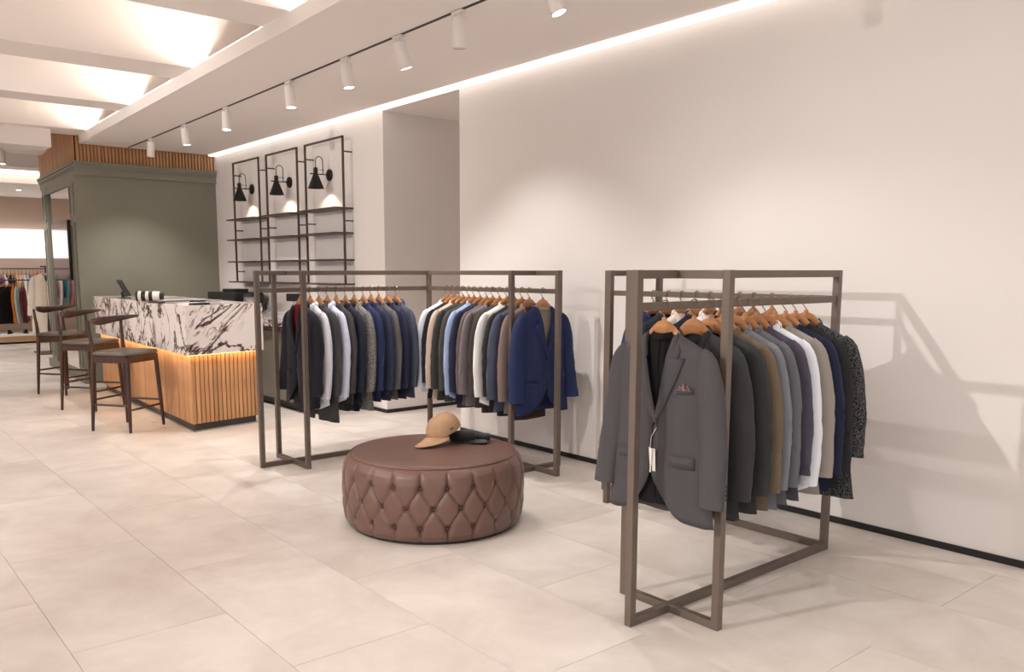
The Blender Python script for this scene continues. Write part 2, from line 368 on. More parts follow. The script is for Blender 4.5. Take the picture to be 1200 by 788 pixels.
# television leaning out from the mirror
tv = thing('wall_screen', 'flat black-edged screen mounted on the green partition side', 'television', skew @ Vector((-.045, .9, 1.69)), R(-2.6))
bevel(obj('case', MB().box(-.02, -.56, -.38, .02, .56, .38), M['blackplastic'], tv), .004)
obj('screen', MB().box(-.0225, -.55, -.37, -.0195, .55, .37), M['screen'], tv)
obj('bracket', MB().box(.02, -.1, -.1, .05, .1, .1), M['blackplastic'], tv)
# wood fascia: slats one by one
wf = thing('slatted_fascia', 'vertical wood slat band above the grey-green partition', 'wall cladding', (0,0,0))
obj('backing', MB().prism([(GX+.03, GY+.03), (XW, GY+.03), (XW, 14.0), (GX+.03+.115, 14.0)], 2.765, ZC), M['slatback'], wf)
sl = MB().box(0, 0, 0, .028, .016, 1.0).mesh('slat', M['slat'])
nsl = int((XW-GX-.03)/.042)
for i in range(nsl):
    o = link('slat', sl, wf, (GX+.032+i*.042, GY+.014, 2.765)); o.scale.z = .98
for i in range(60):
    p = skew @ Vector((.012, .03+i*.042, 2.765)); o = link('slat', sl, wf, p, (0, 0, R(90-2.6))); o.scale.z = .98

# ------------------------------------------------------------------ reception counter
cA, cB, cCc, cD = (2.50, 7.25), (3.257, 7.367), (3.38, 10.7), (2.62, 10.7)
rc = thing('reception_counter', 'reception counter with veined marble top band over oak slats', 'counter', (2.5, 7.25, 0))
def inset(d):
    # polygon pulled in by d on the two visible faces
    return [(cA[0]+d-2.5, cA[1]+d-7.25), (cB[0]-d-2.5, cB[1]+d-7.25), (cCc[0]-d-2.5, cCc[1]-d-7.25), (cD[0]+d-2.5, cD[1]-d-7.25)]
o = obj('marble_band', MB().prism(inset(0), .69, 1.125), M['marble'], rc); bevel(o, .003)
obj('slat_backing', MB().prism(inset(.058), .075, .688), M['slatback'], rc)
obj('plinth', MB().prism(inset(.07), .012, .075), M['plinth'], rc)
obj('plinth_trim', MB().prism(inset(.055), .0, .012), M['silver'], rc)
us = MB(); P = inset(.010); Q = inset(.036)
us.prism([P[0], P[1], Q[1], Q[0]], .6885, .6899).prism([P[0], Q[0], Q[3], P[3]], .6885, .6899)
obj('under_light', us, M['under'], rc)
sl2 = bpy.data.meshes.new_from_object(bevel(obj('tmp', MB().box(-.0145, -.0, .075, .0145, .016, .680), M['slat']), .002, 1))
tmpo = bpy.data.objects.get('tmp'); bpy.data.objects.remove(tmpo)
dg = None
sl2 = MB().add([(-.0165,.016,.075),(-.0165,.002,.075),(-.0135,0,.075),(.0135,0,.075),(.0165,.002,.075),(.0165,.016,.075),(-.0165,.016,.68),(-.0165,.002,.68),(-.0135,0,.68),(.0135,0,.68),(.0165,.002,.68),(.0165,.016,.68)],
    [(0,1,2,3,4,5),(6,11,10,9,8,7),(0,6,7,1),(1,7,8,2),(2,8,9,3),(3,9,10,4),(4,10,11,5),(5,11,6,0)]).mesh('slat', M['slat'])
S = inset(.044)
for (p, q) in ((S[0], S[1]), (S[0], S[3])):
    p = Vector(p); q = Vector(q); L_ = (q-p).length; n = int(L_/.0405); d = (q-p)/L_; ang = math.atan2(d.y, d.x)
    if (p, q) and ang > 1: ang -= PI; 
    for i in range(n):
        c = p+d*(L_*(i+.5)/n); link('slat', sl2, rc, (c.x, c.y, 0), (0, 0, ang))
# things on the counter
ZT = 1.1255
t = thing('tablet_stand', 'black tablet leaning on its stand at the left end of counter', 'tablet', (2.72, 9.72, ZT), R(62))
obj('base', MB().box(-.09, -.07, 0, .09, .07, .008), M['blackplastic'], t)
obj('stem', MB().tube([(0, .03, .008), (0, .045, .05), (0, .02, .10)], [.02, .014, .02], 8), M['blackplastic'], t)
o = obj('tablet', MB().box(-.11, -.006, -.01, .11, .006, .19), M['blackplastic'], t, (0, -.02, .03), (R(-28), 0, 0)); bevel(o, .003)
t = thing('camera_lens', 'white and black telephoto lens lying on the counter', 'camera lens', (2.60, 8.50, ZT+.052), R(-32))
def ring(r0, r1, x0, x1, m, nm): obj(nm, MB().lathe([(0, x0), (r0, x0), (r1, x1), (0, x1)], 24, Matrix.Rotation(R(90), 4, 'Y')), m, t)
ring(.052, .052, -.125, -.105, M['blackplastic'], 'front_ring'); ring(.05, .05, -.105, -.075, M['whiteplastic'], 'barrel'); ring(.051, .051, -.075, -.035, M['blackplastic'], 'focus_ring')
ring(.048, .048, -.035, -.005, M['whiteplastic'], 'barrel'); ring(.049, .049, -.005, .03, M['blackplastic'], 'zoom_ring'); ring(.047, .045, .03, .095, M['whiteplastic'], 'barrel'); ring(.038, .036, .095, .125, M['blackplastic'], 'mount')
obj('collar', MB().box(.02, -.012, -.052, .07, .012, -.03), M['blackplastic'], t)
t = thing('dark_folder', 'flat dark folder on the counter right of the lens', 'folder', (2.62, 8.02, ZT), R(25))
bevel(obj('cover', MB().box(-.15, -.11, 0, .15, .11, .014), M['blackplastic'], t), .004); obj('pages', MB().box(-.146, -.113, .003, .146, -.108, .011), M['paper'], t)
t = thing('dark_notebook', 'thin dark notebook behind the folder on the counter', 'notebook', (2.86, 8.18, ZT), R(12))
bevel(obj('cover', MB().box(-.13, -.09, 0, .13, .09, .012), M['blackplastic'], t), .004); obj('strap', MB().box(.08, -.091, -.0, .09, .091, .0135), M['plinth'], t)
t = thing('paper_stack', 'small stack of white papers on the counter corner', 'papers', (2.66, 7.50, ZT), R(20))
for k in range(3): obj('sheet', MB().box(-.105, -.075, 0, .105, .075, .004), M['paper'], t, (.004*k, .003*k, k*.0045), (0, 0, .05*k))
t = thing('card_reader', 'small flat black device lying beside the white papers', 'device', (2.665, 7.345, ZT), R(15))
bevel(obj('case', MB().box(-.085, -.04, 0, .085, .04, .018), M['blackplastic'], t), .006); obj('display', MB().box(-.03, -.025, .018, .06, .025, .0195), M['plinth'], t)

# ------------------------------------------------------------------ back counter with machine and jug
bc = thing('back_counter', 'grey back counter with white marble top along the lamp wall', 'cabinet', (0,0,0))
obj('worktop', MB().box(3.70, 7.52, .85, XW-.001, 11.35, .92), M['marble'], bc)
obj('carcass', MB().box(3.76, 7.55, .08, XW-.001, 11.33, .849), M['cab'], bc)
obj('kickboard', MB().box(3.80, 7.57, 0, XW-.001, 11.33, .079), M['plinth'], bc)
for i in range(6):
    d = obj('door', MB().box(3.742, 7.57+i*.62, .10, 3.76, 7.57+i*.62+.612, .835), M['cab'], bc); bevel(d, .002)
    obj('handle', MB().box(3.735, 7.6+i*.62, .80, 3.742, 7.57+i*.62+.58, .81), M['plinth'], d)
t = thing('coffee_machine', 'black coffee machine on the back counter behind the marble', 'coffee machine', (4.08, 10.05, .921))
bevel(obj('body', MB().box(-.16, -.42, 0, .2, .46, .245), M['blackplastic'], t), .012)
bevel(obj('hopper', MB().box(-.1, -.22, .245, .1, .12, .285), M['blackplastic'], t), .01)
obj('spout', MB().lathe([(0, .12), (.03, .12), (.035, .16), (0, .16)], 16), M['chrome'], t, (-.18, 0, 0)); obj('tray', MB().box(-.22, -.12, 0, -.16, .12, .03), M['plinth'], t)
t = thing('glass_jug', 'shiny jug with black handle beside the coffee machine', 'jug', (4.0, 9.38, .921))
obj('bowl', MB().lathe([(0, 0), (.07, 0), (.085, .03), (.085, .10), (.07, .17), (.075, .20), (.07, .2), (.064, .17), (.0, .16)], 24), M['glass'], t)
obj('lid', MB().lathe([(.0, .245), (.04, .24), (.072, .225), (.074, .20), (0, .2)], 24), M['blackplastic'], t)
obj('handle', MB().tube([(.06, -.03, .22), (.12, -.07, .215), (.14, -.09, .15), (.12, -.08, .08), (.07, -.045, .05)], [.012, .013, .014, .012, .01], 8), M['blackplastic'], t)
t = thing('scanner_on_stand', 'small black box on a thin stand against lamp wall', 'scanner', (4.2, 8.66, .921), R(20))
obj('foot', MB().lathe([(0, 0), (.05, 0), (.05, .01), (0, .015)], 20), M['silver'], t); obj('stem', MB().tube([(0,0,.01), (0,0,.17)], .008, 8), M['silver'], t)
bevel(obj('case', MB().box(-.04, -.075, .165, .04, .075, .25), M['blackplastic'], t), .008)

# ------------------------------------------------------------------ wall frames with shelves, sconces
XF = 4.325; ZF = [1.285, 1.537, 1.812, 2.064]; ZTOP = 2.785
def wall_frame(ya, yb, lab, pegs):
    t = thing('wall_shelf_frame', lab, 'shelf frame', (XF, ya, 1.285), 0, 'metal shelf frames on the lamp wall')
    h = .0095; H = yb-ya
    for y in (0, H): obj('upright', MB().box(-h, y-h, 0, h, y+h, ZTOP-1.285), M['frame'], t)
    obj('top_rail', MB().box(-h, -h, ZTOP-1.285-2*h, h, H+h, ZTOP-1.285), M['frame'], t)
    for z in ZF:
        s_ = obj('shelf', MB().box(-.115, -.012, z-1.285-.008, XW-XF-.001, H+.012, z-1.285+.008), M['frame'], t); bevel(s_, .002, 1)
    for y in (0, H):
        for z in (2.63, 1.935, 1.415):
            obj('wall_peg', MB().box(0, y-.007, z-1.285-.007, XW-XF-.001, y+.007, z-1.285+.007), M['frame'], t)
wall_frame(7.70, 8.53, 'dark metal shelf frame nearest the wall corner', 0)
wall_frame(8.73, 9.53, 'middle one of the three dark metal shelf frames', 0)
wall_frame(9.75, 10.52, 'dark metal shelf frame nearest the green partition', 0)
def sconce(y, lab):
    t = thing('wall_sconce', lab, 'wall lamp', (XW, y, 2.44), 0, 'black cone sconces')
    m = M['black']; rotY = Matrix.Rotation(R(-90), 4, 'Y')
    obj('wall_plate', MB().lathe([(0, 0.0005), (.062, .0005), (.062, .014), (.055, .022), (0, .022)], 28, rotY), m, t)
    obj('arm', MB().tube([(-.02, 0, 0), (-.235, 0, 0)], .006, 8), m, t)
    a = [(-.085, 0, 0)]+[(-.1275+.0425*math.cos(k*PI/10), 0, .14+.0425*math.sin(k*PI/10)) for k in range(11)]+[(-.17, 0, .06)]
    obj('curved_tube', MB().tube(a, .005, 8), m, t)
    obj('crossbar', MB().tube([(-.07, 0, .045), (-.20, 0, .045)], .003, 6), m, t)
    sh = MB().lathe([(.0, .068), (.022, .066), (.024, -.0), (.028, -.008), (.085, -.15), (.083, -.15), (.026, -.006), (0, -.004)], 28)
    s_ = obj('shade', sh, m, t, (-.17, 0, 0)); obj('bulb', MB().lathe([(0, -.03), (.018, -.04), (.025, -.07), (.018, -.095), (0, -.10)], 16), M['lamp_in'], s_)
    spot('sconce_light', (-.17, 0, -.105), (-.10, 0, -1), 9, R(118), .4, .02, t, (1, .8, .58))
sconce(8.17, 'black cone wall lamp nearest the wall corner'); sconce(9.13, 'middle black cone wall lamp of three'); sconce(10.19, 'black cone wall lamp nearest the green partition')

# ------------------------------------------------------------------ racks
def rack(sy, label):
    # corner at (3.95, yc); long rail to x=2.45 and along y by sy*1.55
    yc = 3.9-sy*1.76
    t = thing('clothing_rack', label, 'clothes rack', (3.95, yc, 0))
    h = .0165; Ht = 1.425
    def bx(nm, x0, y0, z0, x1, y1, z1):
        o = obj(nm, MB().box(min(x0,x1), min(y0,y1), z0, max(x0,x1), max(y0,y1), z1), M['rack'], t); bevel(o, .0015, 1)
    def post(x, y): bx('post', x-h, y-h, 0, x+h, y+h, Ht)
    def bars(x0, y0, x1, y1, rail=False, dz=0):
        for nm, z0, z1 in (('base_bar', 0, .034), ('top_bar', Ht-.034, Ht))+((('hanging_rail', 1.267, 1.30),) if rail else ()):
            k = .010 if nm == 'hanging_rail' else h-.0005
            if y0 == y1: bx(nm, x0+h, y0-k, z0+.0003, x1-h, y0+k, z1-.0003-dz)
            else: bx(nm, x0-k, min(y0, y1)+h, z0+.0003, x0+k, max(y0, y1)-h, z1-.0003-dz)
    post(0, 0); post(-1.485, 0); bars(-1.485, 0, 0, 0, True)
    post(0, sy*1.53); bars(0, 0, 0, sy*1.53, True)
    for yy in (-.242, .242): post(-1.245, yy)
    bars(-1.245, -.242, -1.245, .242, dz=.0008)
    for xx in (-.225, .225): post(xx, sy*1.305)
    bars(-.225, sy*1.305, .225, sy*1.305, dz=.0008)
    return t
rack(1, 'large L-shaped taupe metal clothes rack at the right'); rack(-1, 'L-shaped taupe metal clothes rack behind the brown ottoman')
RY, LY, CX = 2.14, 5.66, 3.95

# ------------------------------------------------------------------ garments (local: x across the shoulders, -y front, z=0 at the top of the rail)
def Wz(z, fl_=1): return interp([(-.95, .262), (-.87, .252), (-.70, .232), (-.50, .208), (-.36, .212), (-.25, .216), (-.10, .216)], z)*fl_
def shoulder(x): a = abs(x); return -.122-.45*max(0, a-.07)
def Tprof(x, z, T, w):
    d = shoulder(x)-z; u = min(1, abs(x)/w)
    return T*math.sqrt(max(0, min(1, d/.10)))*(1-u**3.2)**.5
class Style:
    def __init__(s, hem=-.87, zb=-.49, shirt=False, coat=False, peak=False, seed=0, T=.045, slim=1, sleeve=-.775, lod=1):
        s.__dict__.update(locals())
def fold(st, x, z, side):
    k = smooth(0, .35, -.15-z)
    a = .007*math.sin(x*38+st.seed*1.7+side*2)+.010*noise.noise(Vector((x*9+st.seed, z*2.2, side*3.1)))
    b_ = .006*noise.noise(Vector((x*6-st.seed, z*11, side*1.7)))
    return (a+b_)*k
def yf(st, x, z):  # front surface (negative y)
    w = Wz(z, st.slim)
    return -Tprof(x, z, st.T, w)-abs(x < 0)*0-fold(st, x, z, 1)*(1-min(1, abs(x)/w)**6)
def body_mesh(st):
    nt = 26 if st.lod else 12; nF = 9 if st.lod else 5; nB = 14 if st.lod else 7; rows = []
    for i in range(nt+1):
        t = i/nt; zn = -.15-(-.15-st.hem)*t; w = Wz(zn, st.slim); row = []
        def xin(side):
            if st.shirt: return -.006*side if zn > -.2 else -.006*side
            if zn > st.zb: return lerp(-.012*side, .070, (zn-st.zb)/(-.15-st.zb)) if t > 0 else .07
            zc = st.zb-.19
            k = 0 if zn > zc else (zc-zn)/(zc-st.hem)
            return -.012*side+(.10 if not st.coat else .03)*k**2.2
        def col(x, s_, front):
            a = (x/w); hz = st.hem + (.0 if front else .012)
            if front and not st.shirt and not st.coat:
                xi = xin(s_); e = max(0, 1-(x*s_-xi)/.09); hz += .035*e*e
            if st.shirt: hz += .05*(abs(x)/w)**3
            z = lerp(shoulder(x), hz, t)
            if front: y = yf(st, x, z)-(.004 if s_ < 0 else 0)
            else: y = Tprof(x, z, st.T, w)*.9+fold(st, x, z, -1)*(1-min(1, abs(a))**6)
            return (x, y, z)
        for j in range(nF): row.append(col(-lerp(xin(-1), w, j/(nF-1)), -1, True))
        for j in range(1, nB): row.append(col(lerp(-w, w, j/nB), 0, False))
        for j in range(nF): row.append(col(lerp(w, xin(1), j/(nF-1)), 1, True))
        rows.append(row)
    return MB().grid(rows).mesh('body')
def sleeve_mesh(st, sd):
    n = 22 if st.lod else 9; m = 14 if st.lod else 8; rows = []
    cen = [(-.178, .196, .0), (-.190, .203, .0), (-.21, .208, .0), (-.27, .214, .002), (-.40, .230, .004), (-.55, .246, -.006), (-.68, .258, -.02), (-.775, .264, -.032)]
    rx = [(-.775, .056 if not st.shirt else .046), (-.60, .060), (-.40, .062), (-.29, .061), (-.25, .056), (-.22, .049), (-.195, .036), (-.180, .021), (-.172, .003)]
    ry = [(-.775, .040), (-.55, .044), (-.35, .050), (-.26, .045), (-.215, .036), (-.185, .022), (-.172, .002)]
    zt = [c[0] for c in cen]
    for i in range(n+1):
        t = i/n; z = -.172-.603*(t**1.25 if t < 1 else 1)
        zz = z
        cx = interp([(c[0], c[1]) for c in reversed(cen)], z); cy = interp([(c[0], c[2]) for c in reversed(cen)], z)
        a = interp(rx, z); b_ = interp(ry, z)*st.T/.045
        row = []
        for k in range(m):
            th = 2*PI*k/m; f = 1+(.12*noise.noise(Vector((math.cos(th)*1.5+st.seed*3+sd, math.sin(th)*1.5, z*6)))+.08*noise.noise(Vector((math.cos(th)*2.5+st.seed, math.sin(th)*2.5+sd, z*22)))*smooth(-.3, -.45, z))*(1 if i > 2 else 0)
            zr = -.172+(z+.172)*(st.sleeve+.172)/(-.603)
            row.append((sd*(cx*lerp(1, st.slim, .7)+a*f*math.cos(th)), cy+b_*f*math.sin(th), zr+.0-.035*max(0, math.cos(th))*smooth(-.15, -.25, z)*(1-smooth(-.25, -.7, z))))
        rows.append(row)
    last = rows[-1]; c = Vector((sum(p[0] for p in last)/m, sum(p[1] for p in last)/m, last[0][2]))
    rows.append([tuple(c+(Vector(p)-c)*.93+Vector((0, 0, .001))) for p in last]); rows.append([tuple(c+(Vector(p)-c)*.9+Vector((0, 0, .03))) for p in last]); rows.append([tuple(c+Vector((0, 0, .035)))]*m)
    return MB().grid(rows, True).mesh('sleeve')
def lapel_mesh(st, sd):
    zt = -.128; rows = []; n = 20 if st.lod else 6
    zk = -.235 if st.peak else -.245
    for i in range(n+1):
        t = i/n; z = lerp(st.zb, zt, t)
        xi = lerp(-.012 if not st.coat else 0, .066, (z-st.zb)/(zt-st.zb))
        wl = .092 if st.peak else .078
        if z < zk: xo = xi+wl*((z-st.zb)/(zk-st.zb))**.75
        else: xo = xi+.018+(wl*.45-.018)*(z-zt)/(zk-zt)
        zo = z+(.022 if st.peak else .0)*smooth(zk-.06, zk, z)*(1 if z < zk else 0)
        row = []
        for k in range(5):
            u = k/4; x = lerp(xi, xo, u); zz = lerp(z, zo, u); y = yf(st, sd*x, min(zz, shoulder(x)-.004))-.006-.010*math.sin(PI*min(1, u*1.1))*(.6+.4*t)-(.004 if sd < 0 else 0)
            row.append((sd*x, y, zz))
        rows.append(row)
    me = MB().grid(rows); return me.mesh('lapel')
def collar_mesh(st):
    if st.shirt: half = [((.006, -.045, -.175), (.052, -.055, -.215)), ((.035, -.046, -.145), (.078, -.046, -.185)), ((.066, -.014, -.115), (.088, -.012, -.148)), ((.050, .024, -.100), (.064, .036, -.138)), ((0, .036, -.095), (0, .048, -.135))]
    else: half = [((.050, -.040, -.215), (.098, -.046, -.232)), ((.062, -.030, -.165), (.106, -.034, -.196)), ((.070, -.004, -.120), (.098, -.002, -.150)), ((.052, .030, -.104), (.064, .042, -.145)), ((0, .042, -.098), (0, .054, -.142))]
    if not st.shirt:
        h2 = []
        for (a, b_) in half: h2.append((a, b_))
        half = h2
    k = st.T/.045
    full = [((-a[0], a[1]*k, a[2]), (-b_[0], b_[1]*k, b_[2])) for a, b_ in half]+[(a, b_) for a, b_ in reversed(half[:-1])]
    # subdivide along
    rows = []
    fl_ = []
    for i in range(len(full)-1):
        for q in range(3):
            t = q/3; fl_.append(tuple(tuple(lerp(full[i][e][c], full[i+1][e][c], t) for c in range(3)) for e in range(2)))
    fl_.append(full[-1])
    for a, b_ in fl_:
        a = Vector(a); b_ = Vector(b_); mid = (a+b_)/2+Vector((0, 0, .006))+Vector((a.x, a.y, 0)).normalized()*.004
        rows.append([tuple(a), tuple(mid), tuple(b_)])
    o = MB().grid(rows); return o.mesh('collar')
GM = {}
def gmesh(st):
    key = (st.hem, st.shirt, st.coat, st.peak, st.seed, st.T, st.slim, st.lod, st.sleeve)
    if key not in GM:
        GM[key] = dict(body=body_mesh(st), sl=sleeve_mesh(st, -1), sr=sleeve_mesh(st, 1), collar=collar_mesh(st) if st.lod else None,
                       lap=None if (st.shirt or not st.lod) else (lapel_mesh(st, -1), lapel_mesh(st, 1)))
    return GM[key]
disc = MB().lathe([(0, -.003), (.008, -.003), (.010, 0), (.010, .002), (0, .003)], 12, Matrix.Rotation(R(90), 4, 'X')).mesh('button', M['ring'])
discw = MB().lathe([(0, -.002), (.005, -.002), (.006, 0), (0, .002)], 10, Matrix.Rotation(R(90), 4, 'X')).mesh('button', M['whiteplastic'])
def garment(name, label, cat, loc, rz, st, fm, group, hero=False):
    t = thing(name, label, cat, loc, rz, group); g_ = gmesh(st)
    def sol(o, th=.003):
        m_ = o.modifiers.new('thickness', 'SOLIDIFY'); m_.thickness = th; m_.offset = 0; return o
    b_ = sol(link('body', g_['body'], t, mt=fm)); 
    link('sleeve', g_['sl'], t, mt=fm); link('sleeve', g_['sr'], t, mt=fm)
    if g_['collar']: sol(link('collar', g_['collar'], t, mt=fm), .004)
    if g_['lap']:
        for l in g_['lap']: sol(link('lapel', l, t, mt=fm), .004)
    if st.lod and not st.shirt:
        for z in (st.zb-.012, st.zb-.115):
            link('button', disc, t, (.004, yf(st, .004, z)-.007, z)).scale = (.6,)*3
    if st.shirt and st.lod:
        for k in range(5): z = -.25-.11*k; link('button', discw, t, (.003, yf(st, .003, z)-.004, z))
    if hero:
        for sd in (-1, 1):
            pf = MB(); rows = []
            for zz in (-.600, -.648):
                rows.append([(sd*x, yf(st, sd*x, zz)-.007, zz+.02*abs(x-.09)) for x in (.075, .10, .13, .16, .19)])
            sol(link('pocket_flap', pf.grid(rows).mesh('pocket_flap'), t, mt=fm), .003)
        rows = [[(x, yf(st, x, z+(.1*(x-.1)))-.005, z+.1*(x-.1)) for x in (.095, .12, .15, .175)] for z in (-.335, -.357)]
        sol(link('breast_welt', MB().grid(rows).mesh('breast_welt'), t, mt=fm), .003)
        for sd in (-1, 1):
            for k in range(4): link('cuff_button', discw if False else disc, t, (sd*.318, .0, st.sleeve+.035+k*.017), (0, 0, R(sd*70))).scale = (.6,)*3
    return t
# hanger meshes
def hanger_body():
    mb = MB(); rows = []
    n = 22
    for i in range(n+1):
        u = -1+2*i/n; x = .205*u; zc = interp([(0,-.103),(.03,-.108),(.06,-.127),(.10,-.160),(.15,-.186),(.205,-.212)], abs(x)); hh = interp([(0,.032),(.04,.029),(.07,.023),(.1,.018),(.205,.011)], abs(x)); th = lerp(.008, .015, abs(u)**1.5)
        y = .012*abs(u)**2
        if i in (0, n): hh *= .5; th *= .5
        rows.append([(x, y-.0+th*math.cos(2*PI*k/8), zc+hh*math.sin(2*PI*k/8)) for k in range(8)])
    mb.grid(rows, True)
    for r, rev in ((rows[0], 0), (rows[-1], 1)): mb.add(r, [tuple(range(8))])
    mb.lathe([(0, -.060), (.008, -.062), (.0105, -.068), (.010, -.092)], 10)
    return mb.mesh('wooden_arch', M['hanger'])
def hanger_hook():
    pts = [(.024*math.cos(a), 0, -.019+.024*math.sin(a)) for a in [R(-25+k*15) for k in range(16)]]
    pts += [(-.016, 0, -.040), (-.006, 0, -.050), (0, 0, -.058), (0, 0, -.070)]
    return MB().tube(pts, .0028, 6).mesh('hook', M['chrome'])
HB, HH = hanger_body(), hanger_hook()
def hanger(loc, rz, label, group):
    t = thing('coat_hanger', label, 'hanger', loc, rz, group)
    link('wooden_arch', HB, t); link('hook', HH, t); return t
ZR = 1.3005
inner_me = None
def inner_top(loc, rz, name, label, cat, col, hem, sd, kind='plain'):
    st = Style(hem=hem, shirt=True, T=.020, slim=.84, seed=sd)
    t = thing(name, label, cat, loc, rz)
    fm = fabric(name+str(col[0]), col, kind)
    link('body', gmesh(st)['body'], t, mt=fm)
    rows = []
    for k in range(19):
        a = 2*PI*k/18; rows.append([(.064*math.cos(a), .030*math.sin(a), -.135+.014*math.sin(a)), (.050*math.cos(a), .024*math.sin(a), -.112+.012*math.sin(a))])
    link('neckband', MB().grid(rows).mesh('neckband'), t, mt=fm)
    return t

NAVY, DNAVY, CHAR, BLACK, WHITE, GREY = (44, 50, 76), (34, 36, 50), (66, 66, 68), (34, 33, 35), (226, 228, 236), (116, 112, 110)
def rail(items, where, rzb, group, jit, heroes=()):
    rr = random.Random(len(items))
    for i, (pos, nm, kind, col, desc, kw) in enumerate(items):
        rz = rzb+(0 if i in heroes else R(rr.uniform(-jit, jit)))
        st = Style(**{**dict(seed=i % 5, T=.033), **kw})
        cat = {'suit_jacket': 'jacket', 'dress_shirt': 'shirt', 'overcoat': 'coat', 'knit_sweater': 'sweater'}[nm]
        fm = fabric('%d_%d_%d' % col, col, kind)
        loc = Vector((pos[0], pos[1], ZR)); 
        hanger(loc, rz, 'wooden hanger holding the '+desc, 'wooden hangers on '+group)
        garment(nm, desc, cat, loc+Vector((0, 0, 0)), rz, st, fm, 'clothes on '+group, i in heroes)
J, S_, O_ = 'suit_jacket', 'dress_shirt', 'overcoat'
T3 = dict()
H = dict(T=.05, peak=True, seed=1)
# right rack, rail facing the camera (from near end to wall)
A = [(2.63, J, 'melange', (84, 82, 84), 'mid grey suit jacket with pocket square, front of right rack', dict(T=.038, peak=True, seed=1, slim=1.06)),
     (2.82, J, 'plain', (62, 62, 64), 'charcoal jacket directly behind the front grey suit jacket', dict(T=.045)),
     (2.935, J, 'plain', (58, 60, 60), 'dark grey-green jacket before the taupe one, right rack', {}),
     (3.015, J, 'plain', (120, 104, 86), 'taupe brown jacket on the right rack', dict(peak=True)),
     (3.10, J, 'melange', (134, 137, 146), 'pale blue-grey jacket just behind the taupe one', dict(T=.028, hem=-.88)),
     (3.18, J, 'melange', (112, 115, 122), 'heathered grey-blue jacket in middle of right rack', {}),
     (3.26, J, 'plain', (88, 84, 98), 'plum grey jacket just before the white shirt', dict(T=.026, sleeve=-.74)),
     (3.335, S_, 'shirt', (224, 228, 236), 'white shirt on the front rail of right rack', dict(shirt=True, sleeve=-.80)),
     (3.415, J, 'melange', (168, 160, 153), 'light beige-grey jacket behind the white shirt, right rack', {}),
     (3.50, J, 'plain', (38, 44, 70), 'navy jacket near the wall end of right rack', {}),
     (3.585, J, 'plain', (46, 46, 50), 'charcoal jacket second from the wall, right rack', {}),
     (3.675, O_, 'tweed', (44, 44, 46), 'black flecked tweed coat nearest the wall', dict(hem=-.93, sleeve=-.72, coat=True, slim=1.08))]
rail([((x, RY), n, k, c, d, kw) for x, n, k, c, d, kw in A], 0, R(-90), 'right rack front rail', 4, (0,))
B = [(2.50, J, 'plain', CHAR, 'charcoal jacket nearest the corner on right rack back rail', {}), (2.61, J, 'plain', (86, 66, 54), 'brown jacket low on right rack back rail', {}),
     (2.70, S_, 'shirt', WHITE, 'white shirt near the corner on right rack back rail', dict(shirt=True)), (2.80, J, 'plain', BLACK, 'black jacket mid right rack back rail', {}),
     (2.89, S_, 'shirt', (230, 226, 226), 'white shirt mid right rack back rail', dict(shirt=True)), (2.985, J, 'plain', DNAVY, 'dark navy jacket between two white shirts, back rail', {}),
     (3.09, S_, 'shirt', (226, 214, 204), 'cream shirt above the front jacket shoulder, back rail', dict(shirt=True)), (3.19, J, 'plain', (48, 50, 62), 'dark slate jacket beside the cream shirt, back rail', {}),
     (3.30, J, 'plain', (48, 56, 92), 'navy blue jacket at left end of right rack', {})]
rail([((CX, y), n, k, c, d, kw) for y, n, k, c, d, kw in B], 0, 0, 'right rack back rail', 4)
# left rack, long rail
D = [(2.80, J, 'plain', (36, 36, 46), 'dark navy jacket with burgundy inner layer, left rack', dict(T=.045, seed=2)),
     (2.88, S_, 'shirt', (216, 220, 228), 'white shirt right behind the dark navy jacket', dict(shirt=True, sleeve=-.80, hem=-.90)),
     (2.95, O_, 'plain', (72, 72, 74), 'long charcoal grey coat between the two white shirts', dict(hem=-.99, coat=True)),
     (3.02, S_, 'shirt', (206, 212, 232), 'pale bluish-white shirt on the left rack', dict(shirt=True, sleeve=-.80)),
     (3.095, J, 'melange', (74, 72, 74), 'charcoal jacket right of the pale bluish shirt', {}),
     (3.175, J, 'plain', (42, 44, 62), 'dark navy jacket left of the grey tweed coat', {}),
     (3.25, O_, 'tweed', (112, 108, 106), 'speckled grey tweed coat on the left rack', dict(hem=-.93, coat=True, T=.036)),
     (3.33, J, 'plain', (44, 54, 92), 'bright navy jacket right of the tweed coat', {}),
     (3.40, J, 'plain', (52, 58, 84), 'steel navy jacket between bright navy and grey jackets', {}),
     (3.47, J, 'melange', (108, 104, 104), 'mid grey jacket third from corner, left rack', dict(T=.028)),
     (3.55, J, 'plain', (46, 48, 76), 'ink blue jacket second from corner, left rack', dict(T=.03)),
     (3.63, J, 'plain', (80, 86, 102), 'slate blue jacket nearest the corner, left rack', dict(T=.03))]
rail([((x, LY), n, k, c, d, kw) for x, n, k, c, d, kw in D], 0, R(-90), 'left rack long rail', 4, (0,))
